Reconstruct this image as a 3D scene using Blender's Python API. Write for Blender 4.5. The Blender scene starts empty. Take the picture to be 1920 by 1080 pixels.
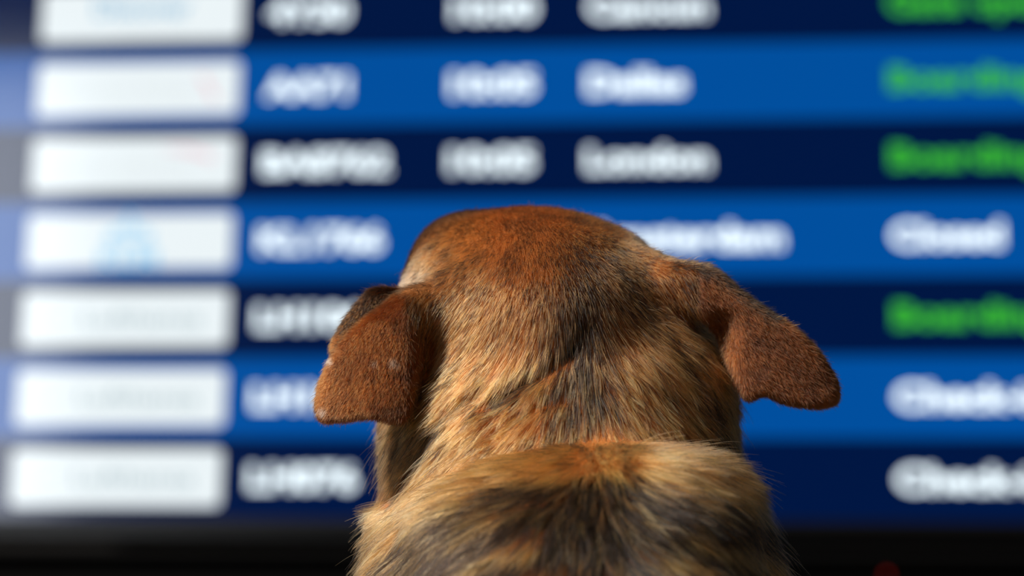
import bpy, bmesh, math, random
import numpy as np
from mathutils import Matrix, Vector, kdtree

SC = bpy.context.scene
COL = SC.collection
rng = np.random.default_rng(7)
random.seed(7)

# ------------------------------------------------------------------ camera
FPX = 4533.3                         # 85 mm on a 36 mm sensor, frame 1920 px wide
def rot3(a, b, c):
    ca, sa, cb, sb, cc, s_ = math.cos(a), math.sin(a), math.cos(b), math.sin(b), math.cos(c), math.sin(c)
    Rx = np.array([[1, 0, 0], [0, ca, -sa], [0, sa, ca]])
    Ry = np.array([[cb, 0, sb], [0, 1, 0], [-sb, 0, cb]])
    Rz = np.array([[cc, -s_, 0], [s_, cc, 0], [0, 0, 1]])
    return Rz @ Rx @ Ry
R_BC = rot3(-0.23827, -0.00558, -0.09696)        # board axes seen from the camera
T_BC = np.array([-0.00085, 3.0, 0.06177])
CAM_H = 0.40
cam_b = -R_BC.T @ T_BC                           # camera in the board's frame
BOARD_O = np.array([0.0, 0.0, CAM_H - cam_b[2]]) # board origin (middle of row four) in the world
CAM_W = cam_b + BOARD_O
def to_world(q):
    """camera axes (right, forward, up) -> world"""
    return np.asarray(q) @ R_BC + CAM_W
cam_d = bpy.data.cameras.new('camera')
cam = bpy.data.objects.new('camera', cam_d)
COL.objects.link(cam)
ax = R_BC                                        # rows: camera right, forward, up in the world
M = Matrix.Identity(4)
for i in range(3):
    M[i][0] = ax[0][i]; M[i][1] = ax[2][i]; M[i][2] = -ax[1][i]; M[i][3] = CAM_W[i]
cam.matrix_world = M
cam_d.lens = 85; cam_d.sensor_width = 36
cam_d.dof.use_dof = True
cam_d.dof.focus_distance = 1.115
cam_d.dof.aperture_fstop = 4.3
cam_d.clip_start = 0.02
SC.camera = cam

# ------------------------------------------------------------------ light
wd = bpy.data.worlds.new('hall_light'); SC.world = wd
wd.use_nodes = True
bg = wd.node_tree.nodes['Background']
bg.inputs[0].default_value = (0.80, 0.90, 1.0, 1); bg.inputs[1].default_value = 0.06
def aim(o, d):
    o.rotation_euler = Vector(d).to_track_quat('-Z', 'Y').to_euler()
sun_d = bpy.data.lights.new('sun', 'SUN'); sun = bpy.data.objects.new('sun', sun_d); COL.objects.link(sun)
sun_d.energy = 6.3; sun_d.angle = math.radians(4); sun_d.color = (1.0, 0.91, 0.80)
aim(sun, (0.66, 0.46, -0.70)); sun.location = (-4, -4, 5)
win_d = bpy.data.lights.new('window_daylight', 'AREA'); win = bpy.data.objects.new('window_daylight', win_d); COL.objects.link(win)
win_d.shape = 'RECTANGLE'; win_d.size = 0.75; win_d.size_y = 2.2; win_d.energy = 38; win_d.color = (0.88, 0.94, 1.0)
WIN_Y = CAM_W[1] - 4.2
win.location = (-3.03, WIN_Y - 0.15, 2.80)
aim(win, (0, 1, 0))
SC.view_settings.view_transform = 'Standard'
SC.view_settings.look = 'None'
SC.view_settings.exposure = 0.0
SC.view_settings.gamma = 1.0
SC.view_settings.use_curve_mapping = False
SC.cycles.max_bounces = 7

# ------------------------------------------------------------------ helpers
def srgb(r, g, b):
    def f(c):
        c /= 255.0
        return c / 12.92 if c <= 0.04045 else ((c + 0.055) / 1.055) ** 2.4
    return (f(r), f(g), f(b), 1.0)
def mat(name, color, rough=0.5, spec=0.5, metallic=0.0, emit=None, emit_s=0.0, noise=None):
    m = bpy.data.materials.new(name); m.use_nodes = True
    nt = m.node_tree; b = nt.nodes['Principled BSDF']
    b.inputs['Base Color'].default_value = color
    b.inputs['Roughness'].default_value = rough
    b.inputs['Specular IOR Level'].default_value = spec
    b.inputs['Metallic'].default_value = metallic
    if emit:
        b.inputs['Emission Color'].default_value = emit
        b.inputs['Emission Strength'].default_value = emit_s
    if noise:
        tc = nt.nodes.new('ShaderNodeTexCoord'); n = nt.nodes.new('ShaderNodeTexNoise'); mx = nt.nodes.new('ShaderNodeMix')
        mx.data_type = 'RGBA'
        n.inputs['Scale'].default_value = noise[0]; n.inputs['Detail'].default_value = 6
        nt.links.new(tc.outputs['Object'], n.inputs['Vector'])
        nt.links.new(n.outputs['Fac'], mx.inputs[0])
        mx.inputs[6].default_value = color; mx.inputs[7].default_value = noise[1]
        nt.links.new(mx.outputs[2], b.inputs['Base Color'])
    return m
def link(name, me, m=None, parent=None):
    o = bpy.data.objects.new(name, me); COL.objects.link(o)
    if m: me.materials.append(m)
    if parent: o.parent = parent
    return o
def tag(o, label=None, cat=None, group=None, kind=None):
    if label: o['label'] = label
    if cat: o['category'] = cat
    if group: o['group'] = group
    if kind: o['kind'] = kind
    return o
def empty(name, loc):
    o = bpy.data.objects.new(name, None); COL.objects.link(o); o.location = loc; o.empty_display_size = 0.05
    return o
def box_bm(bm, x0, x1, y0, y1, z0, z1, bev=0.0):
    r = bmesh.ops.create_cube(bm, size=1.0)
    for v in r['verts']:
        v.co = Vector(((x0 + x1) / 2 + v.co.x * (x1 - x0), (y0 + y1) / 2 + v.co.y * (y1 - y0), (z0 + z1) / 2 + v.co.z * (z1 - z0)))
    if bev:
        es = list({e for v in r['verts'] for e in v.link_edges})
        bmesh.ops.bevel(bm, geom=es, offset=bev, segments=2, affect='EDGES', profile=0.5)
def box(name, b, m, parent=None, bev=0.0):
    bm = bmesh.new(); box_bm(bm, *b, bev=bev)
    me = bpy.data.meshes.new(name); bm.to_mesh(me); bm.free()
    return link(name, me, m, parent)

# ------------------------------------------------------------------ the hall
BY = BOARD_O[1]; BZ = BOARD_O[2]
m_floor = mat('floor_stone', srgb(70, 70, 72), 0.35, noise=(3.0, srgb(92, 91, 90)))
m_dark = mat('dark_wall_paint', srgb(16, 16, 18), 0.8, 0.2, noise=(5.0, srgb(20, 20, 22)))
m_alu = mat('window_aluminium', srgb(90, 92, 96), 0.4, metallic=1.0)
FY0 = WIN_Y
tag(box('floor', (-9.0, 7.0, FY0 - 0.1, BY + 0.31, -0.1, 0.0), m_floor), kind='structure')
tag(box('wall_back', (-9.0, 7.0, BY + 0.21, BY + 0.31, 0.0, 4.0), m_dark), kind='structure')
tag(box('wall_rear', (-3.47, -2.59, FY0 - 0.1, FY0, 4.0, 4.6), m_dark), kind='structure')
tag(box('wall_rear', (-9.0, -3.47, FY0 - 0.1, FY0, 0.0, 4.6), m_dark), kind='structure')
tag(box('wall_rear', (-3.47, -2.59, FY0 - 0.1, FY0, 0.0, 1.60), m_dark), kind='structure')
tag(box('wall_rear', (-2.59, 7.0, FY0 - 0.1, FY0, 0.0, 4.6), m_dark), kind='structure')
w1 = tag(empty('window_1', (-3.03, FY0, 0.0)), kind='structure')
for x in (-0.41, 0.41):
    box('jamb', (x - 0.03, x + 0.03, -0.06, 0.02, 1.61, 3.99), m_alu, w1, 0.004)
for z in (1.64, 3.96):
    box('transom', (-0.38, 0.38, -0.05, 0.015, z - 0.03, z + 0.03), m_alu, w1, 0.004)
# ------------------------------------------------------------------ departure board
PITCH = 0.10045
SX0, SX1, SZ0, SZ1 = -0.715, 0.760, -0.3515, 0.4600
def emit_mat(name, rgb, s=1.0):
    return mat(name, (0.0003, 0.0003, 0.0004, 1), 0.11, 0.5, emit=srgb(*rgb), emit_s=s)
m_navy = emit_mat('screen_navy', (0, 22, 66))
m_blue = emit_mat('screen_blue', (0, 79, 158))
m_white = emit_mat('screen_white', (236, 245, 248), 1.0)
m_text = emit_mat('screen_white_text', (232, 246, 252), 1.5)
m_green = emit_mat('screen_green', (70, 215, 60), 0.72)
m_sky = emit_mat('logo_light_blue', (165, 216, 246))
m_teal = emit_mat('logo_blue', (135, 185, 215))
m_grey = emit_mat('logo_grey', (176, 194, 200))
m_pale = emit_mat('logo_pale_grey', (222, 230, 232))
m_red = emit_mat('logo_pale_red', (238, 205, 212))
m_bezel = mat('bezel_gloss_black', srgb(5, 5, 6), 0.28, 0.5)
m_case = mat('case_black', srgb(6, 6, 7), 0.7, 0.06)

board = tag(empty('departure_board', (0, BY, BZ)),
            'large wall-mounted airport departure screen with blue and navy flight rows', 'display screen')
box('housing', (SX0 - 0.018, SX1 + 0.018, 0.012, 0.075, SZ0 - 0.020, SZ1 + 0.020), m_case, board, 0.006)
box('wall_bracket', (-0.25, 0.25, 0.070, 0.205, -0.2, 0.2), m_case, board, 0.004)
box('bezel', (SX0 - 0.022, SX1 + 0.022, -0.006, 0.014, SZ0 - 0.024, SZ0 - 0.0002), m_bezel, board, 0.003)
box('bezel', (SX0 - 0.022, SX1 + 0.022, -0.006, 0.014, SZ1 + 0.0002, SZ1 + 0.024), m_bezel, board, 0.003)
box('bezel', (SX0 - 0.022, SX0 - 0.0002, -0.006, 0.014, SZ0 - 0.0002, SZ1 + 0.0002), m_bezel, board, 0.003)
box('bezel', (SX1 + 0.0002, SX1 + 0.022, -0.006, 0.014, SZ0 - 0.0002, SZ1 + 0.0002), m_bezel, board, 0.003)
box('screen_header', (SX0, SX1, 0.0, 0.012, 3.5 * PITCH, SZ1), m_blue, board)

def rounded_card(name, x0, x1, z0, z1, r, y, m, parent, t=0.0006):
    pts = []
    for cx, cz, a0 in ((x1 - r, z1 - r, 0), (x0 + r, z1 - r, 90), (x0 + r, z0 + r, 180), (x1 - r, z0 + r, 270)):
        for k in range(6):
            a = math.radians(a0 + 18 * k)
            pts.append((cx + r * math.cos(a), cz + r * math.sin(a)))
    n = len(pts)
    v = [(p[0], y, p[1]) for p in pts] + [(p[0], y + t, p[1]) for p in pts]
    f = [tuple(range(n))] + [tuple(range(2 * n - 1, n - 1, -1))] + [(i, i + n, (i + 1) % n + n, (i + 1) % n) for i in range(n)]
    me = bpy.data.meshes.new(name); me.from_pydata(v, [], f); me.update()
    return link(name, me, m, parent)
def text(name, s, x0, x1, zc, cap, m, parent, y=-0.0012, bold=0.042, align='fit'):
    """lettering as a flat mesh whose cap height and width are given in metres"""
    def mesh_of(t):
        c = bpy.data.curves.new('lettering', 'FONT'); c.body = t; c.offset = bold; c.resolution_u = 3; c.space_character = 1.02
        o = bpy.data.objects.new('lettering', c); COL.objects.link(o)
        dg = bpy.context.evaluated_depsgraph_get()
        me = bpy.data.meshes.new_from_object(o.evaluated_get(dg))
        bpy.data.objects.remove(o); bpy.data.curves.remove(c)
        n = len(me.vertices); a = np.empty(n * 3, np.float32); me.vertices.foreach_get('co', a)
        return me, a.reshape(-1, 3)
    mh, ah = mesh_of('H'); h0, h1 = ah[:, 1].min(), ah[:, 1].max(); bpy.data.meshes.remove(mh)
    me, a = mesh_of(s)
    sz = cap / (h1 - h0)
    lx, hx = a[:, 0].min(), a[:, 0].max()
    sx = (x1 - x0) / (hx - lx)
    out = np.stack([x0 + (a[:, 0] - lx) * sx, np.full(len(a), y), zc - cap / 2 + (a[:, 1] - h0) * sz], 1)
    me.vertices.foreach_set('co', out.astype(np.float32).ravel()); me.update(); me.name = name
    me.materials.clear()
    return link(name, me, m, parent)
def ring(name, cx, cz, r, w, m, parent, y=-0.0014, n=28, t=0.0004):
    v = []; f = []
    for i in range(n):
        a = 2 * math.pi * i / n
        for rr in (r - w, r):
            v.append((cx + rr * math.cos(a), y, cz + rr * math.sin(a)))
    for i in range(n):
        j = (i + 1) % n
        f.append((2 * i, 2 * i + 1, 2 * j + 1, 2 * j))
    me = bpy.data.meshes.new(name); me.from_pydata(v, [], f); me.update()
    return link(name, me, m, parent)
def disc(name, cx, cz, r, m, parent, y=-0.0014, n=20):
    v = [(cx + r * math.cos(2 * math.pi * i / n), y, cz + r * math.sin(2 * math.pi * i / n)) for i in range(n)]
    me = bpy.data.meshes.new(name); me.from_pydata(v, [], [tuple(range(n))]); me.update()
    return link(name, me, m, parent)
def poly(name, pts, m, parent, y=-0.0014):
    me = bpy.data.meshes.new(name); me.from_pydata([(p[0], y, p[1]) for p in pts], [], [tuple(range(len(pts)))]); me.update()
    return link(name, me, m, parent)

FL, TI, CI, ST = -0.3178, -0.0807, 0.0922, 0.4668
ROWS = [  # flight, width, time, city, width, status, width, status material
    ('4Y30', 0.105, '10:00', 'Cancun', 0.152, 'Gate open', 0.200, 'g'),
    ('AA71', 0.107, '10:05', 'Dallas', 0.123, 'Boarding', 0.187, 'g'),
    ('BA8762', 0.162, '10:05', 'London', 0.153, 'Boarding', 0.187, 'g'),
    ('KL1766', 0.157, '10:10', 'Amsterdam', 0.243, 'Closed', 0.134, 'w'),
    ('LH1064', 0.160, '10:10', 'Munich', 0.150, 'Boarding', 0.187, 'g'),
    ('LH104', 0.134, '10:15', 'Berlin', 0.132, 'Check-in', 0.183, 'w'),
    ('LH076', 0.134, '10:15', 'Paris', 0.108, 'Check-in', 0.183, 'w'),
]
CX0, CX1 = -0.6150, -0.3522
for i, (fl, fw, ti, ci, cw, st, sw, sm) in enumerate(ROWS):
    zc = (3 - i) * PITCH
    row = box('flight_row', (SX0, SX1, 0.0, 0.012, zc - PITCH / 2, zc + PITCH / 2), m_blue if i % 2 else m_navy, board)
    rounded_card('logo_card', CX0, CX1, zc - 0.0350, zc + 0.0350, 0.007, -0.0008, m_white, row)
    text('flight_number', fl, FL, FL + fw, zc, 0.031, m_text, row)
    text('departure_time', ti, TI, TI + 0.108, zc, 0.031, m_text, row)
    text('destination', ci, CI, CI + cw, zc, 0.031, m_text, row)
    text('flight_status', st, ST, ST + sw, zc, 0.031, m_green if sm == 'g' else m_text, row)
    cxm = (CX0 + CX1) / 2
    if i == 0:
        text('card_lettering', 'Discover', cxm - 0.062, cxm + 0.064, zc + 0.010, 0.026, m_teal, row, -0.0014, 0.02)
        text('card_lettering', 'airlines', cxm - 0.030, cxm + 0.064, zc - 0.020, 0.012, m_pale, row, -0.0014, 0.0)
    elif i == 1:
        text('card_lettering', 'American Airlines', cxm - 0.095, cxm + 0.070, zc, 0.020, m_pale, row, -0.0014, 0.0)
        poly('card_emblem', [(cxm + 0.078, zc + 0.016), (cxm + 0.098, zc - 0.016), (cxm + 0.106, zc - 0.016), (cxm + 0.088, zc + 0.016)], m_red, row)
    elif i == 2:
        text('card_lettering', 'BRITISH AIRWAYS', cxm - 0.100, cxm + 0.070, zc - 0.006, 0.017, m_pale, row, -0.0014, 0.0)
        poly('card_emblem', [(cxm + 0.030, zc + 0.021), (cxm + 0.070, zc + 0.022), (cxm + 0.104, zc + 0.012), (cxm + 0.100, zc + 0.002), (cxm + 0.078, zc + 0.012)], m_red, row)
    elif i == 3:
        for k, (dx, dz, r) in enumerate(((-0.024, 0.008, 0.006), (-0.012, 0.014, 0.006), (0.0, 0.017, 0.006), (0.012, 0.014, 0.006), (0.024, 0.008, 0.006))):
            disc('crown_dot', cxm + dx, zc + dz, r, m_sky, row)
        poly('crown_bar', [(cxm - 0.030, zc - 0.006), (cxm + 0.030, zc - 0.006), (cxm + 0.030, zc + 0.001), (cxm - 0.030, zc + 0.001)], m_sky, row)
        poly('crown_cross', [(cxm - 0.004, zc + 0.024), (cxm + 0.004, zc + 0.024), (cxm + 0.004, zc + 0.037), (cxm - 0.004, zc + 0.037)], m_sky, row)
        text('card_lettering', 'KLM', cxm - 0.038, cxm + 0.038, zc - 0.023, 0.024, m_sky, row, -0.0014, 0.03)
    else:
        ring('card_emblem', cxm - 0.084, zc, 0.021, 0.0022, m_pale, row)
        poly('emblem_bird', [(cxm - 0.100, zc - 0.006), (cxm - 0.084, zc + 0.002), (cxm - 0.070, zc + 0.009), (cxm - 0.080, zc - 0.003)], m_pale, row)
        text('card_lettering', 'Lufthansa', cxm - 0.052, cxm + 0.098, zc, 0.021, m_grey, row, -0.0014, 0.012)

# black plinth below the screen, with its small red standby lamp
plinth = tag(empty('equipment_cabinet', (0, BY, 0)), 'matt black cabinet on the floor below the departure screen', 'cabinet')
PZ = BZ + SZ0 - 0.040
box('body', (-0.85, 0.90, -0.02, 0.17, 0.0, PZ - 0.012), m_case, plinth, 0.004)
box('top_panel', (-0.87, 0.92, -0.035, 0.18, PZ - 0.012, PZ), m_case, plinth, 0.004)
for x in (-0.56, 0.02, 0.60):
    d = box('door', (x - 0.285, x + 0.285, -0.030, -0.021, 0.04, PZ - 0.10), m_case, plinth, 0.003)
m_led = mat('standby_lamp_red', srgb(90, 10, 8), 0.4, emit=srgb(255, 40, 25), emit_s=0.25)
bm = bmesh.new(); bmesh.ops.create_uvsphere(bm, u_segments=16, v_segments=8, radius=0.0035)
me = bpy.data.meshes.new('standby_lamp'); bm.to_mesh(me); bm.free()
led = link('standby_lamp', me, m_led, plinth); led.location = (0.452, -0.021, BZ - 0.4175)

# ------------------------------------------------------------------ the dog
# Modelled as one implicit body in camera-aligned axes (right, forward, up; metres), then taken to the world.
def C(px, py, Y):
    return np.array([(px - 960) / FPX * Y, Y, (540 - py) / FPX * Y])
def Wd(x, y, z):
    """world -> modelling axes"""
    return R_BC @ (np.array([x, y, z]) - CAM_W)
def sst(x, a, b):
    t = np.clip((x - a) / (b - a), 0, 1); return t * t * (3 - 2 * t)
def smin(a, b, k):
    h = np.clip(0.5 + 0.5 * (b - a) / k, 0, 1)
    return b * (1 - h) + a * h - k * h * (1 - h)
def smax(a, b, k):
    return -smin(-a, -b, k)
def sd_ell(p, c, r, Rm=None):
    q = p - c
    if Rm is not None: q = q @ Rm.T
    q = q.astype(np.float32); r = np.asarray(r, np.float32)
    k0 = np.sqrt(((q / r) ** 2).sum(-1)); k1 = np.sqrt(((q / (r * r)) ** 2).sum(-1)) + 1e-9
    return k0 * (k0 - 1) / k1
def sd_cone(p, a, b, ra, rb):
    a = np.asarray(a); b = np.asarray(b)
    ba = b - a; t = np.clip(((p - a) @ ba) / (ba @ ba), 0, 1)
    d = np.sqrt((((p - a) - t[..., None] * ba) ** 2).sum(-1))
    return d - (ra + (rb - ra) * t)
def spline(x, xs, ys):
    """smooth monotone-ish interpolation (Catmull-Rom through the table)"""
    xs = np.asarray(xs, float); ys = np.asarray(ys, float)
    m = np.gradient(ys, xs)
    x = np.clip(x, xs[0], xs[-1]); i = np.clip(np.searchsorted(xs, x) - 1, 0, len(xs) - 2)
    h = xs[i + 1] - xs[i]; t = (x - xs[i]) / h
    return ((2 * t**3 - 3 * t**2 + 1) * ys[i] + (t**3 - 2 * t**2 + t) * h * m[i]
            + (-2 * t**3 + 3 * t**2) * ys[i + 1] + (t**3 - t**2) * h * m[i + 1])
def stack_table(rows):
    """rows: (py, px left, px right, Y of the rear surface, half depth) -> tables over Z"""
    out = []
    for py, xl, xr, yr, hd in rows:
        Yc = yr + hd
        out.append(((540 - py) / FPX * Yc, ((xl + xr) / 2 - 960) / FPX * Yc, (xr - xl) / 2 / FPX * Yc, Yc, hd))
    return np.array(sorted(out))
def sd_stack(p, T, e=2.2):
    z = p[..., 2]
    cx = spline(z, T[:, 0], T[:, 1]); a = spline(z, T[:, 0], T[:, 2]); cy = spline(z, T[:, 0], T[:, 3]); b = spline(z, T[:, 0], T[:, 4])
    q = (np.abs((p[..., 0] - cx) / a) ** e + np.abs((p[..., 1] - cy) / b) ** e) ** (1 / e)
    d = (q - 1) * np.minimum(a, b) * 0.92
    cap = np.maximum(z - T[-1, 0], T[0, 0] - z)
    return smax(d, cap, 0.02)
def sd_poly2(x, z, P):
    d = np.full(x.shape, 1e9); s = np.ones(x.shape)
    n = len(P)
    for i in range(n):
        j = (i - 1) % n
        ex, ez = P[j][0] - P[i][0], P[j][1] - P[i][1]
        wx, wz = x - P[i][0], z - P[i][1]
        t = np.clip((wx * ex + wz * ez) / (ex * ex + ez * ez), 0, 1)
        d = np.minimum(d, (wx - ex * t) ** 2 + (wz - ez * t) ** 2)
        c1 = z >= P[i][1]; c2 = z < P[j][1]; c3 = ex * wz > ez * wx
        s = np.where((c1 & c2 & c3) | (~c1 & ~c2 & ~c3), -s, s)
    return s * np.sqrt(d)
def smooth_poly(P, n=2):
    P = [np.array(p, float) for p in P]
    for _ in range(n):
        Q = []
        for i in range(len(P)):
            a, b = P[i], P[(i + 1) % len(P)]
            Q += [a * 0.75 + b * 0.25, a * 0.25 + b * 0.75]
        P = Q
    return np.array(P)

NECK = stack_table([
    (470,  860, 1190, 1.150, 0.055),
    (540,  838, 1240, 1.128, 0.066),
    (600,  806, 1305, 1.116, 0.073),
    (660,  770, 1348, 1.106, 0.079),
    (720,  738, 1366, 1.099, 0.083),
    (780,  725, 1372, 1.092, 0.085),
    (840,  722, 1378, 1.086, 0.088),
    (900,  724, 1395, 1.078, 0.090),
    (980,  705, 1425, 1.060, 0.096),
    (1100, 690, 1460, 1.030, 0.104),
    (1300, 700, 1470, 1.000, 0.115)])
# scruff and shoulders: nearer than the neck, its rolled top edge hides the bottom of the neck
TORSO = stack_table([
    (818,  1075, 1200, 1.064, 0.046),
    (842,  975, 1310, 1.044, 0.068),
    (880,  870, 1376, 1.030, 0.085),
    (930,  806, 1396, 1.012, 0.100),
    (1000, 782, 1402, 0.996, 0.110),
    (1090, 770, 1424, 0.974, 0.120),
    (1300, 710, 1470, 0.930, 0.132),
    (1600, 690, 1490, 0.880, 0.135)])
# ears: outline (px at depth) and a curved middle surface
EAR_L = smooth_poly([(868, 592), (838, 566), (790, 552), (745, 553), (700, 585), (655, 622), (622, 668), (602, 715), (592, 752),
                     (594, 778), (612, 788), (655, 786), (695, 779), (725, 785), (748, 791), (764, 782), (772, 745), (786, 690), (812, 640), (850, 616)])
EAR_LF = smooth_poly([(775, 556), (740, 540), (700, 540), (682, 556), (660, 582), (640, 610), (618, 655), (640, 668), (690, 640), (760, 590)])
EAR_R = smooth_poly([(1225, 520), (1262, 500), (1310, 502), (1345, 512), (1392, 550), (1440, 584), (1482, 610), (1522, 645), (1550, 684),
                     (1570, 722), (1570, 748), (1550, 762), (1508, 762), (1468, 754), (1440, 740), (1424, 738), (1408, 747), (1394, 744),
                     (1378, 712), (1362, 672), (1346, 628), (1320, 596), (1275, 575)])
def ear_depth_L(px, py):
    u = (868 - px) / 270.0; v = (py - 560) / 230.0
    return 1.128 - 0.020 * np.sin(np.clip(u, 0, 1.2) * 2.2) * np.clip(v, 0, 1.2) + 0.012 * np.clip(u, 0, 1.3) ** 2 + 0.010 * np.clip(-v + 0.15, 0, 1) * 2 + 0.030 * sst(px, 755, 850)
def ear_depth_R(px, py):
    u = (px - 1240) / 330.0; v = (py - 500) / 260.0
    fold = np.exp(-((px - 1350 - 0.05 * (py - 600)) / 22.0) ** 2) * np.clip((py - 570) / 40.0, 0, 1)
    return 1.150 - 0.013 * np.sin(np.clip(u, 0, 1.1) * 1.7) + 0.003 * np.clip(u, 0, 1.2) ** 2 + 0.007 * fold
def sd_ear(p, P, depth, th, Yn):
    px = p[..., 0] / p[..., 1] * FPX + 960; py = 540 - p[..., 2] / p[..., 1] * FPX
    d2 = sd_poly2(px, -py, P * np.array([1, -1])) / FPX * Yn
    dy = np.abs(p[..., 1] - depth(px, py)) * 0.9 - th
    r = 0.0035
    a, b = d2 + r, dy + r
    return np.minimum(np.maximum(a, b), 0) + np.sqrt(np.maximum(a, 0) ** 2 + np.maximum(b, 0) ** 2) - r

yaw = math.radians(8); pit = math.radians(14)
# head axes: forward (muzzle), right, up, in modelling axes
hf = np.array([-math.sin(yaw) * math.cos(pit), math.cos(yaw) * math.cos(pit), math.sin(pit)])
hr = np.cross(hf, [0, 0, 1]); hr /= np.linalg.norm(hr); hu = np.cross(hr, hf)
HR = np.array([hr, hf, hu])
HC = C(1003, 560, 1.192)
def H(r, f, u): return HC + r * hr + f * hf + u * hu
prims = []   # (function, lo, hi, blend)
def add(fn, lo, hi, k): prims.append((fn, np.array(lo) - 0.03, np.array(hi) + 0.03, k))
def add_ell(c, r, k, Rm=HR):
    m = max(r); add(lambda p: sd_ell(p, c, r, Rm), c - m, c + m, k)
def add_cone(a, b, ra, rb, k):
    m = max(ra, rb); a = np.asarray(a); b = np.asarray(b)
    add(lambda p: sd_cone(p, a, b, ra, rb), np.minimum(a, b) - m, np.maximum(a, b) + m, k)
WRINKLES = [([(1092, 600), (1070, 660), (1025, 695), (975, 718), (925, 760)], 12, 0.0034), ([(905, 728), (850, 772), (800, 842), (760, 905), (735, 940)], 11, 0.0028),
            ([(1060, 735), (990, 765), (930, 810)], 11, 0.0025), ([(1255, 640), (1312, 722), (1352, 805), (1392, 885)], 12, 0.0015)]
def seg_dist(px, py, pts):
    d = np.full(px.shape, 1e9)
    for (a, b) in zip(pts[:-1], pts[1:]):
        e = np.array(b, float) - a; wx, wy = px - a[0], py - a[1]
        t = np.clip((wx * e[0] + wy * e[1]) / (e @ e), 0, 1)
        d = np.minimum(d, np.hypot(wx - e[0] * t, wy - e[1] * t))
    return d
def sd_neck(p):
    d = sd_stack(p, NECK, 2.1)
    px = p[..., 0] / p[..., 1] * FPX + 960; py = 540 - p[..., 2] / p[..., 1] * FPX
    g = (p[..., 1] < 1.17)
    for pts, w, dep in WRINKLES:
        d = d + g * dep * np.exp(-(seg_dist(px, py, pts) / w) ** 2)
    return d
add(sd_neck, [-0.12, 0.95, -0.20], [0.16, 1.32, 0.02], 0.02)
add_ell(HC, (0.0600, 0.074, 0.0430), 0.022)                       # braincase
add_ell(H(0.0, 0.006, -0.012), (0.0635, 0.068, 0.040), 0.020)     # width over the cheeks
add_ell(H(0.0, -0.045, 0.014), (0.030, 0.034, 0.024), 0.025)      # occiput
add_ell(H(-0.030, 0.050, 0.005), (0.025, 0.034, 0.024), 0.020)    # brows
add_ell(H(0.026, 0.060, 0.000), (0.024, 0.034, 0.022), 0.020)
add_ell(H(-0.036, 0.040, -0.030), (0.026, 0.045, 0.030), 0.020)   # cheeks
add_ell(H(0.036, 0.040, -0.030), (0.026, 0.045, 0.030), 0.020)
add_cone(H(0, 0.075, -0.018), H(0, 0.165, -0.024), 0.036, 0.024, 0.018)   # muzzle
add_cone(H(0, 0.070, -0.045), H(0, 0.150, -0.046), 0.024, 0.014, 0.010)   # jaw
add(lambda p: sd_stack(p, TORSO, 2.1), [-0.13, 0.80, -0.36], [0.17, 1.25, -0.05], 0.010)
# the rest of the sitting body, in world measures
def Wp(dx, dy, z):
    b = to_world(C(1080, 1000, 1.09))
    return Wd(b[0] + dx, b[1] + dy, z)
add_cone(Wp(0, -0.03, 0.37), Wp(0, -0.16, 0.26), 0.100, 0.112, 0.03)
add_cone(Wp(0, -0.16, 0.26), Wp(0, -0.26, 0.14), 0.112, 0.120, 0.03)
add_cone(Wp(0, 0.07, 0.42), Wp(0, 0.03, 0.34), 0.080, 0.090, 0.03)
for s in (-1, 1):
    add_cone(Wp(s * 0.070, 0.06, 0.40), Wp(s * 0.085, 0.03, 0.30), 0.048, 0.034, 0.03)
    add_cone(Wp(s * 0.085, 0.03, 0.30), Wp(s * 0.080, 0.06, 0.05), 0.032, 0.022, 0.015)
    add_cone(Wp(s * 0.080, 0.065, 0.028), Wp(s * 0.082, 0.125, 0.024), 0.027, 0.022, 0.015)
    add_cone(Wp(s * 0.10, -0.24, 0.14), Wp(s * 0.15, -0.06, 0.17), 0.075, 0.055, 0.03)
    add_cone(Wp(s * 0.15, -0.06, 0.17), Wp(s * 0.145, -0.17, 0.05), 0.045, 0.026, 0.02)
    add_cone(Wp(s * 0.145, -0.17, 0.03), Wp(s * 0.145, 0.02, 0.026), 0.026, 0.024, 0.015)
add_cone(Wp(0, -0.36, 0.09), Wp(0.06, -0.48, 0.035), 0.040, 0.034, 0.02)
add_cone(Wp(0.06, -0.48, 0.035), Wp(0.20, -0.56, 0.028), 0.034, 0.020, 0.02)
add(lambda p: sd_ear(p, EAR_L, ear_depth_L, 0.0042, 1.128), C(580, 800, 1.128) - [0, 0.03, 0], C(880, 530, 1.128) + [0, 0.04, 0], 0.010)
add(lambda p: sd_ear(p, EAR_LF, lambda a, b: 1.150 + 0 * a, 0.0040, 1.145), C(610, 690, 1.15) - [0, 0.03, 0], C(790, 530, 1.15) + [0, 0.03, 0], 0.008)
add(lambda p: sd_ear(p, EAR_R, ear_depth_R, 0.0042, 1.150), C(1210, 780, 1.15) - [0, 0.03, 0], C(1590, 490, 1.15) + [0, 0.04, 0], 0.009)
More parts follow.
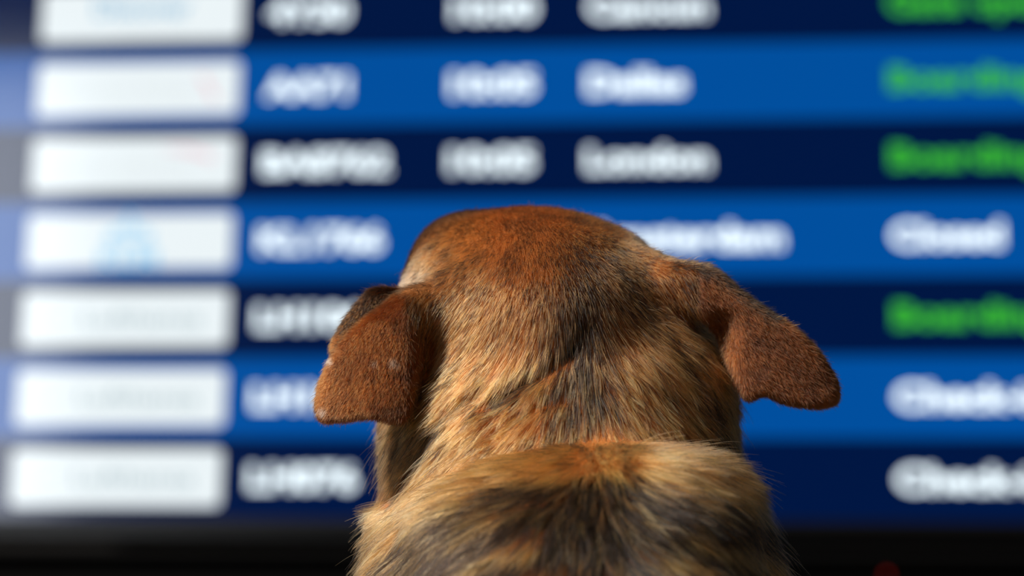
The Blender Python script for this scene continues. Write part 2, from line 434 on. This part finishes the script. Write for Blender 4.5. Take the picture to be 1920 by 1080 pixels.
# the ear base swells out of the skull
add_cone(C(880, 570, 1.150), C(800, 575, 1.140), 0.016, 0.008, 0.014)
add_cone(C(1225, 545, 1.165), C(1310, 540, 1.156), 0.017, 0.009, 0.014)
def sdf_full(p):
    d = None
    for fn, lo, hi, k in prims:
        if d is None: d = np.full(len(p), 0.5)
        m = ((p > lo) & (p < hi)).all(1)
        d[m] = smin(d[m], fn(p[m]), k)
    return d
VOX = 0.0034
lo = np.min([a for _, a, _, _ in prims], 0); hi = np.max([b for _, _, b, _ in prims], 0)
ns = np.ceil((hi - lo) / VOX).astype(int) + 1
gx, gy, gz = [lo[i] + VOX * np.arange(ns[i]) for i in range(3)]
G = np.full(ns, 0.5, np.float32)
for fn, a, b, k in prims:
    i0 = np.clip(((a - lo) / VOX).astype(int), 0, ns - 1); i1 = np.clip(((b - lo) / VOX).astype(int) + 1, 1, ns)
    sub = np.stack(np.meshgrid(gx[i0[0]:i1[0]], gy[i0[1]:i1[1]], gz[i0[2]:i1[2]], indexing='ij'), -1)
    sl = tuple(slice(i0[q], i1[q]) for q in range(3))
    G[sl] = smin(G[sl], fn(sub).astype(np.float32), k)
def surface_nets(G, lo, vox):
    S = G < 0
    nx, ny, nz = G.shape
    c = np.zeros((nx - 1, ny - 1, nz - 1), np.int8)
    for dx in (0, 1):
        for dy in (0, 1):
            for dz in (0, 1):
                c += S[dx:nx - 1 + dx, dy:ny - 1 + dy, dz:nz - 1 + dz]
    act = (c > 0) & (c < 8)
    idx = np.full(act.shape, -1, np.int64)
    cells = np.argwhere(act); idx[act] = np.arange(len(cells))
    acc = np.zeros((len(cells), 3)); cnt = np.zeros(len(cells))
    corners = [(a, b, d) for a in (0, 1) for b in (0, 1) for d in (0, 1)]
    for a in corners:
        for axis in range(3):
            if a[axis]: continue
            b = list(a); b[axis] = 1
            va = G[cells[:, 0] + a[0], cells[:, 1] + a[1], cells[:, 2] + a[2]]
            vb = G[cells[:, 0] + b[0], cells[:, 1] + b[1], cells[:, 2] + b[2]]
            x = (va < 0) != (vb < 0)
            t = np.where(x, va / np.where(x, va - vb, 1), 0)
            pt = np.array(a, float) + 0 * acc
            pt[:, axis] += t
            acc[x] += pt[x]; cnt[x] += 1
    V = lo + vox * (cells + acc / cnt[:, None])
    F = []
    for axis in range(3):
        u, w = (axis + 1) % 3, (axis + 2) % 3
        sl0 = [slice(None)] * 3; sl1 = [slice(None)] * 3
        sl0[axis] = slice(0, -1); sl1[axis] = slice(1, None)
        s0 = S[tuple(sl0)]; s1 = S[tuple(sl1)]
        e = np.argwhere(s0 != s1)
        ok = (e[:, u] > 0) & (e[:, w] > 0) & (e[:, u] < G.shape[u] - 1) & (e[:, w] < G.shape[w] - 1)
        e = e[ok]; flip = s0[tuple(e.T)]
        def cell(du, dw):
            q = e.copy(); q[:, u] -= du; q[:, w] -= dw
            return idx[tuple(q.T)]
        q = np.stack([cell(1, 1), cell(0, 1), cell(0, 0), cell(1, 0)], 1)
        q[~flip] = q[~flip][:, ::-1]
        F.append(q)
    return V, np.concatenate(F)
V, F = surface_nets(G, lo, VOX)
def grad(p, h=0.0008):
    g = np.stack([sdf_full(p + h * np.eye(3)[i]) - sdf_full(p - h * np.eye(3)[i]) for i in range(3)], -1) / (2 * h)
    return g
for _ in range(2):
    d = sdf_full(V); g = grad(V); gl = np.maximum((g * g).sum(-1, keepdims=True), 0.2)
    V = V - np.clip(d[:, None] * g / gl, -VOX, VOX) * 0.8
N = grad(V); N /= np.linalg.norm(N, axis=1, keepdims=True) + 1e-9
PX = V[:, 0] / V[:, 1] * FPX + 960; PY = 540 - V[:, 2] / V[:, 1] * FPX
# which vertices belong to the ears
def ear_mask(p):
    l = np.minimum(sd_ear(p, EAR_L, ear_depth_L, 0.0042, 1.128), sd_ear(p, EAR_LF, lambda a, b: 1.150 + 0 * a, 0.0040, 1.145))
    r = sd_ear(p, EAR_R, ear_depth_R, 0.0042, 1.15)
    px = p[:, 0] / p[:, 1] * FPX + 960
    return (l < 0.0016) & (px < 850), (r < 0.0016) & (px > 1300)

# ---------------------------------------------------------------- fur colouring (coat pattern fixed to the dog, some light and shade painted in)
def hash3(i):
    i = i.astype(np.uint32)
    h = i[..., 0] * np.uint32(374761393) + i[..., 1] * np.uint32(668265263) + i[..., 2] * np.uint32(2147483647)
    h = (h ^ (h >> np.uint32(13))) * np.uint32(1274126177)
    return ((h ^ (h >> np.uint32(16))) & np.uint32(0xffff)).astype(np.float32) / 65535.0
def vnoise(p):
    i = np.floor(p).astype(np.int64); f = p - i; f = f * f * (3 - 2 * f)
    r = 0
    for a in (0, 1):
        for b in (0, 1):
            for c in (0, 1):
                w = (f[:, 0] if a else 1 - f[:, 0]) * (f[:, 1] if b else 1 - f[:, 1]) * (f[:, 2] if c else 1 - f[:, 2])
                r = r + w * hash3(i + np.array([a, b, c]) + 1000)
    return r
def fbm(p, s):
    return 0.6 * vnoise(p * s) + 0.28 * vnoise(p * s * 2.1 + 7) + 0.12 * vnoise(p * s * 4.3 + 3)
FLOW = np.array([  # px, py, right, down, towards the viewer
    (1000, 395, 0, .3, 1.0), (900, 425, -.15, .5, .8), (1130, 425, .15, .5, .8), (1010, 470, 0, .8, .5), (860, 490, -.35, .9, .2), (1180, 490, .35, .9, .2),
    (790, 500, -.5, .8, .2), (1240, 540, .6, .8, .1),
    (950, 570, -.2, .95, .1), (1080, 580, .05, 1, .1), (1200, 590, .45, .9, 0), (880, 600, -.5, .85, 0), (900, 680, -.58, .82, 0), (1000, 680, -.35, .95, 0), (1080, 700, -.05, 1, 0),
    (1180, 700, .45, .9, 0), (1280, 680, .62, .8, 0), (850, 770, -.62, .8, 0), (950, 780, -.6, .8, 0), (1070, 780, -.12, 1, 0), (1200, 780, .35, .93, 0),
    (1300, 780, .58, .8, 0), (1370, 780, .7, .7, 0), (720, 830, -.75, .65, 0), (760, 880, -.65, .75, 0), (720, 900, -.85, .5, 0), (1390, 840, .65, .75, 0),
    (700, 950, -.85, .5, 0), (800, 930, -.88, .45, 0), (950, 885, -.88, .42, .1), (1060, 850, -.6, .45, .5), (1130, 845, .1, .6, .7), (1250, 865, .75, .5, .2), (1350, 900, .85, .5, 0),
    (1430, 960, .85, .5, 0), (900, 1000, -.8, .55, .2), (1080, 1000, -.1, .7, .5), (1250, 1000, .75, .5, .2), (700, 1040, -.8, .6, 0), (1460, 1060, .7, .7, 0), (1080, 1200, 0, 1, 0)], float)
def flow_at(px, py):
    d2 = (px[:, None] - FLOW[None, :, 0]) ** 2 + (py[:, None] - FLOW[None, :, 1]) ** 2 + 300.0
    w = d2 ** -1.6
    v = (w[:, :, None] * FLOW[None, :, 2:]).sum(1) / w.sum(1)[:, None]
    return np.stack([v[:, 0], -v[:, 2], -v[:, 1]], 1)          # right, forward, up
def lin(r, g, b): return np.array(srgb(r, g, b)[:3])
C_RUFOUS, C_TAN, C_CREAM, C_BLACK, C_EAR, C_EARD = lin(176, 98, 44), lin(228, 134, 68), lin(242, 188, 142), lin(26, 18, 14), lin(116, 58, 20), lin(66, 33, 13)
def mixc(a, b, t): return a * (1 - t[:, None]) + b * t[:, None]
def coat(p, px, py, ear):
    """mid-hair colour and how dark the tip is, for roots p (modelling axes)"""
    n = len(p)
    n1 = fbm(p, 45); n2 = fbm(p + 5, 130)
    front = sst((p - HC) @ hf, 0.008, 0.045)                     # face side of the head
    col = np.tile(C_RUFOUS, (n, 1))
    neck = sst(py + 60 * np.exp(-((px - 1060) / 110.0) ** 2), 560, 750)
    col = mixc(col, C_TAN, np.clip(neck * 0.9 + (n1 - 0.5) * 0.35 * neck, 0, 1))
    col = mixc(col, lin(214, 134, 66), sst(1020 - px, 60, 190) * (1 - neck) * 0.7)  # lit left side of the skull, painted in as lighter hair
    dark = (0.20 + 0.25 * sst(n2, 0.45, 0.65)) * (1 - neck)
    dark = np.maximum(dark, 0.62 * np.exp(-((px - 1085) / 60.0) ** 2) * sst(py, 400, 470) * (1 - sst(py, 740, 800)))   # line down the back of the skull
    dark = np.maximum(dark, 0.40 * np.exp(-((px - 1070) / 130.0) ** 2 - ((py - 470) / 60.0) ** 2))
    dark = np.maximum(dark, 0.55 * np.exp(-(seg_dist(px, py, [(905, 730), (850, 770), (800, 840), (760, 900), (738, 935)]) / 7.0) ** 2))  # dark streak on the left neck fold, its crease shade painted in too
    dark = np.maximum(dark, 0.80 * np.exp(-(seg_dist(px, py, [(1085, 610), (1070, 660), (1030, 690), (980, 715), (930, 755)]) / 15.0) ** 2))  # nape wrinkle: shade in the crease put into the hair colour
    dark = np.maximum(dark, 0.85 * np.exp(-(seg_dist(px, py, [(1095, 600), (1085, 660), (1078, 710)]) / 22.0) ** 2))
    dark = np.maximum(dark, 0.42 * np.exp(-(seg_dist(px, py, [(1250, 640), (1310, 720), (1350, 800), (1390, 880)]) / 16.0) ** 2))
    dark = np.maximum(dark, 0.32 * sst(py, 640, 740) * (1 - sst(py, 830, 860)) * sst(n1, 0.50, 0.68))
    # saddle: black patches below the tan roll
    w = py - 815 - 0.0009 * (px - 1130) ** 2                   # px below the rolled edge
    sad = sst(w, 48, 82)
    q = np.stack([(px - 1130) / 150.0 + 0.3 * n1, w / 34.0 + 1.2 * n1, p[:, 1] * 4], 1)
    nb = 0.65 * vnoise(q + 31) + 0.35 * vnoise(q * np.array([2.6, 2.2, 1]) + 5)
    far = sst(w, 260, 360); nb = nb * (1 - far) + far * (0.15 + 0.75 * fbm(p + 21, 28))
    blk = sad * np.maximum(sst(nb + 0.06 * sst(w, 60, 200), 0.45, 0.61), 0.8 * np.exp(-((w - 95) / 28.0) ** 2) * sst(nb, 0.2, 0.45))
    dark = np.maximum(dark, blk * 0.97)
    col = mixc(col, lin(206, 130, 68), sst(py, 800, 830) * (1 - sad) * 0.75)
    # cream on cheek, side of the neck and brow
    cream = np.exp(-((px - 770) / 45.0) ** 2 - ((py - 520) / 28.0) ** 2) + 0.7 * np.exp(-((px - 715) / 30.0) ** 2) * sst(py, 740, 790) * (1 - sst(py, 900, 960))
    col = mixc(col, C_CREAM, np.clip(cream, 0, 1) * 0.42)
    face = front * (1 - ear)
    col = mixc(col, lin(120, 82, 52), face * 0.7)
    dark = np.maximum(dark, 0.75 * face)
    ec = mixc(np.tile(C_EAR, (n, 1)), C_EARD, np.clip(sst(n2, 0.35, 0.7) * 0.55 + sst(py, 720, 790) * 0.35, 0, 1))
    col = mixc(col, ec, ear); dark = dark * (1 - ear) + ear * 0.0
    rim = np.exp(-(seg_dist(px, py, [(1262, 498), (1340, 506), (1400, 554), (1450, 590)]) / 13.0) ** 2)
    dark = np.maximum(dark, 0.7 * rim)
    flap = ear * sst(545 + (755 - px) * 0.66 - py, -4, 8) * (px < 760)  # dark brown front flap, with shade behind the ear fold put into its colour
    dark = np.maximum(dark, 0.62 * flap)
    spot = sum(np.exp(-((px - a) ** 2 + (py - b) ** 2) / s ** 2) for a, b, s in ((608, 764, 5), (624, 670, 5), (706, 674, 4), (741, 672, 6)))
    col = mixc(col, lin(225, 190, 165), np.clip(spot, 0, 1) * 0.65 * ear)
    return col, np.clip(dark, 0, 1)

me_l, me_r = ear_mask(V)
ear_v = (me_l | me_r).astype(float)
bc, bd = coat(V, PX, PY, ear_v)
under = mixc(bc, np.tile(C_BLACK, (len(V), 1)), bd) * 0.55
dogm = bpy.data.meshes.new('dog')
VW = to_world(V)
base = np.array([*to_world(C(1080, 1000, 1.09))[:2], 0.0])
dogm.vertices.add(len(V)); dogm.vertices.foreach_set('co', (VW - base).astype(np.float32).ravel())
dogm.loops.add(F.size); dogm.loops.foreach_set('vertex_index', F.ravel().astype(np.int32))
dogm.polygons.add(len(F)); dogm.polygons.foreach_set('loop_start', np.arange(0, F.size, 4, dtype=np.int32))
dogm.update(calc_edges=True); dogm.validate()
at = dogm.attributes.new('coat', 'FLOAT_COLOR', 'POINT')
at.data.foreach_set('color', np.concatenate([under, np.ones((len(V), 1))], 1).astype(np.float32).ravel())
dogm.polygons.foreach_set('use_smooth', np.ones(len(dogm.polygons), bool))
m_skin = bpy.data.materials.new('dog_undercoat'); m_skin.use_nodes = True
nt = m_skin.node_tree; an = nt.nodes.new('ShaderNodeAttribute'); an.attribute_name = 'coat'
nt.links.new(an.outputs['Color'], nt.nodes['Principled BSDF'].inputs['Base Color'])
nt.nodes['Principled BSDF'].inputs['Roughness'].default_value = 0.9
nt.nodes['Principled BSDF'].inputs['Specular IOR Level'].default_value = 0.1
dog = link('dog', dogm, m_skin); dog.location = base
tag(dog, 'brown and black short-haired dog seen from behind, facing the departure screen', 'dog')

# ---------------------------------------------------------------- fur
m_fur = bpy.data.materials.new('dog_fur'); m_fur.use_nodes = True
nt = m_fur.node_tree; nt.nodes.remove(nt.nodes['Principled BSDF'])
hb = nt.nodes.new('ShaderNodeBsdfHairPrincipled'); hb.model = 'CHIANG'; hb.parametrization = 'COLOR'
an = nt.nodes.new('ShaderNodeAttribute'); an.attribute_name = 'coat'
nt.links.new(an.outputs['Color'], hb.inputs['Color'])
hb.inputs['Roughness'].default_value = 0.38; hb.inputs['Radial Roughness'].default_value = 0.6
hb.inputs['Coat'].default_value = 0.0; hb.inputs['IOR'].default_value = 1.46
nt.links.new(hb.outputs[0], nt.nodes['Material Output'].inputs['Surface'])

T3 = np.concatenate([F[:, [0, 1, 2]], F[:, [0, 2, 3]]])
ta, tb, tc_ = V[T3[:, 0]], V[T3[:, 1]], V[T3[:, 2]]
tn = np.cross(tb - ta, tc_ - ta); tarea = np.linalg.norm(tn, axis=1) / 2
tcen = (ta + tb + tc_) / 3
tpx = tcen[:, 0] / tcen[:, 1] * FPX + 960; tpy = 540 - tcen[:, 2] / tcen[:, 1] * FPX
tN = N[T3].mean(1)
facing = -(tN * (tcen / np.linalg.norm(tcen, axis=1, keepdims=True))).sum(1)
inview = tpy < 1180
t_earl = me_l[T3].all(1); t_earr = me_r[T3].all(1)
def scatter(weight, n):
    w = weight * tarea; cdf = np.cumsum(w); cdf /= cdf[-1]
    t = np.searchsorted(cdf, rng.random(n))
    a, b = rng.random(n), rng.random(n); s = a + b > 1; a[s] = 1 - a[s]; b[s] = 1 - b[s]; c = 1 - a - b
    i = T3[t]
    p = V[i[:, 0]] * c[:, None] + V[i[:, 1]] * a[:, None] + V[i[:, 2]] * b[:, None]
    q = N[i[:, 0]] * c[:, None] + N[i[:, 1]] * a[:, None] + N[i[:, 2]] * b[:, None]
    return p, q / np.linalg.norm(q, axis=1, keepdims=True)
def unit(v): return v / (np.linalg.norm(v, axis=1, keepdims=True) + 1e-9)
EARFLOW = {-1: np.array([-0.35, -0.1, -0.9]), 1: np.array([0.65, 0.0, -0.75])}
def strand_params(p, nrm, side):
    px = p[:, 0] / p[:, 1] * FPX + 960; py = 540 - p[:, 2] / p[:, 1] * FPX
    if side == 0:
        fl = flow_at(px, py)
        back = sst(p[:, 1], 1.16, 1.24)[:, None]               # throat and face: down / backwards
        head = sst((p - HC) @ hf, 0.0, 0.05)[:, None]
        fl = fl * (1 - back) + back * (np.array([0, 0.1, -1.0]) * (1 - head) + (-hf + 0.1 * hu) * head)
        L = 0.0058 + 0.0080 * sst(py, 520, 700) + 0.0035 * sst(py - 0.0009 * (px - 1130) ** 2, 790, 850)
        L = L * (1 - 0.45 * head[:, 0])
        lift = 0.40 - 0.16 * sst(py, 560, 680)
    else:
        fl = np.tile(EARFLOW[side], (len(p), 1)); L = np.full(len(p), 0.0042); lift = np.full(len(p), 0.38)
        back = sst(nrm[:, 1], 0.2, 0.6)
        L = L * (1 - 0.3 * back)
    t = unit(fl - (fl * nrm).sum(1, keepdims=True) * nrm)
    return px, py, t, L, lift
def make_fur(name, weight, n, n_clump, side, clump_amt, r0, label, P=6, jit=0.13):
    # guide strands
    gp, gn = scatter(weight, n_clump)
    gpx, gpy, gt, gL, glift = strand_params(gp, gn, side)
    gt = unit(gt + rng.normal(0, 0.12, gt.shape)); glift = glift * rng.uniform(0.7, 1.3, n_clump)
    gv = rng.random(n_clump); gv2 = rng.random(n_clump)
    p, nr = scatter(weight, n)
    px, py, t, L, lift = strand_params(p, nr, side)
    kd = kdtree.KDTree(n_clump)
    for i, q in enumerate(gp): kd.insert(q, i)
    kd.balance()
    near = np.fromiter((kd.find(q)[1] for q in p), np.int64, n)
    L = L * rng.uniform(0.65, 1.15, n)
    stray = rng.random(n) < 0.03
    L = np.where(stray, L * 1.3, L)
    t = unit(t + rng.normal(0, jit, t.shape)); lift = lift * rng.uniform(0.5, 1.5, n) * np.where(stray, 1.6, 1.0)
    s = np.linspace(0, 1, P)[None, :, None]
    def strand(p, nr, t, L, lift):
        up = np.sin(lift)[:, None, None]; co = np.cos(lift)[:, None, None]
        return (p - nr * 0.0008)[:, None, :] + L[:, None, None] * (t[:, None, :] * (s * co + 0.12 * s * s) + nr[:, None, :] * (s * up * 1.35 - 0.55 * up * s * s))
    own = strand(p, nr, t, L, lift)
    gui = strand(gp[near], gn[near], gt[near], gL[near] * rng.uniform(0.85, 1.1, n), glift[near])
    ca = clump_amt * sst(py, 560, 700)[:, None, None] + 0.22 * clump_amt if side == 0 else clump_amt
    ca = ca * (rng.uniform(0.5, 1.0, n) * ~stray)[:, None, None]
    pts = own + (gui + 0.25 * (p - gp[near])[:, None, :] - own) * np.clip(ca, 0, 0.95) * s ** 0.9
    ear = np.ones(n) if side else np.zeros(n)
    col, dark = coat(p, px, py, ear)
    v = gv[near]
    # whole locks run darker or lighter; single hairs vary too
    neckz = sst(py, 600, 720) * (1 - ear)
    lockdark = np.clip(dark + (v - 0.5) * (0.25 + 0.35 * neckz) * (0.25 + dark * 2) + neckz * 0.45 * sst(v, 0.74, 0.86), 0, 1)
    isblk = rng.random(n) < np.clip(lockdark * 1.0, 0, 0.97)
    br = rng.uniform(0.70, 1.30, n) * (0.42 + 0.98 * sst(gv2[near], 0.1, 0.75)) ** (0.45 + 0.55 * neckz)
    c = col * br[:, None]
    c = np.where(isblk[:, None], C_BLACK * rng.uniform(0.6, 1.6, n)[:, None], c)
    sp = np.linspace(0, 1, P)
    tipd = np.where(isblk, 0, (rng.random(n) < (0.22 + 0.35 * lockdark)) * 0.75) * (1 - ear)
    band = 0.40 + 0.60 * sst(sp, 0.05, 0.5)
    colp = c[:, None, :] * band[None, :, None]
    tip = (sst(sp, 0.72, 0.95)[None, :] * tipd[:, None])[:, :, None]
    colp = colp * (1 - tip) + C_BLACK * tip
    colp = np.clip(colp, 0.002, 0.95)
    W = to_world(pts.reshape(-1, 3)) - base
    cu = bpy.data.hair_curves.new(name)
    cu.add_curves([P] * n)
    cu.points.foreach_set('position', W.astype(np.float32).ravel())
    rad = (r0 * (1 - 0.75 * sp ** 1.5))[None, :] * rng.uniform(0.7, 1.25, n)[:, None]
    cu.points.foreach_set('radius', rad.astype(np.float32).ravel())
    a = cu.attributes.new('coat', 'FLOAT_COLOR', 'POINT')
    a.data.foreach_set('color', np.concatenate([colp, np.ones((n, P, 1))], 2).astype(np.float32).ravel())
    cu.materials.append(m_fur)
    o = bpy.data.objects.new(name, cu); COL.objects.link(o); o.parent = dog
    o['kind'] = 'stuff'
    if label: o['label'] = label
    return o
notear = ~(t_earl | t_earr)
seen = (facing > -0.35) & inview
wgt = np.where(seen, 1.0, 0.30) * np.where(tpy > 1180, 0.25, 1.0) * notear
make_fur('fur', wgt, 400000, 42000, 0, 0.92, 0.000088, 'tan, rufous and black coat of hair')
make_fur('ear_fur', np.where(facing > -0.3, 1.0, 0.4) * t_earl, 95000, 9000, -1, 0.35, 0.000075, 'short velvety red-brown ear hair', P=4, jit=0.3)
make_fur('ear_fur', np.where(facing > -0.3, 1.0, 0.4) * t_earr, 95000, 9000, 1, 0.35, 0.000075, 'short velvety dark brown ear hair', P=4, jit=0.3)

# face details on the far side of the head
m_eye = mat('eye_dark_brown', srgb(40, 22, 12), 0.08, 0.6)
m_nose = mat('nose_black', srgb(18, 16, 16), 0.35, 0.5, noise=(90.0, srgb(30, 28, 28)))
def ball(name, c, r, m):
    bm = bmesh.new(); bmesh.ops.create_uvsphere(bm, u_segments=20, v_segments=14, radius=1.0)
    for v in bm.verts:
        q = np.array(v.co) * np.array(r)
        v.co = Vector(to_world(c + q[0] * hr + q[1] * hf + q[2] * hu) - base)
    me = bpy.data.meshes.new(name); bm.to_mesh(me); bm.free()
    for f in me.polygons: f.use_smooth = True
    return link(name, me, m, dog)
for s in (-1, 1): ball('eye', H(s * 0.034, 0.088, -0.002), (0.010, 0.010, 0.009), m_eye)
ball('nose', H(0, 0.186, -0.016), (0.015, 0.011, 0.011), m_nose)
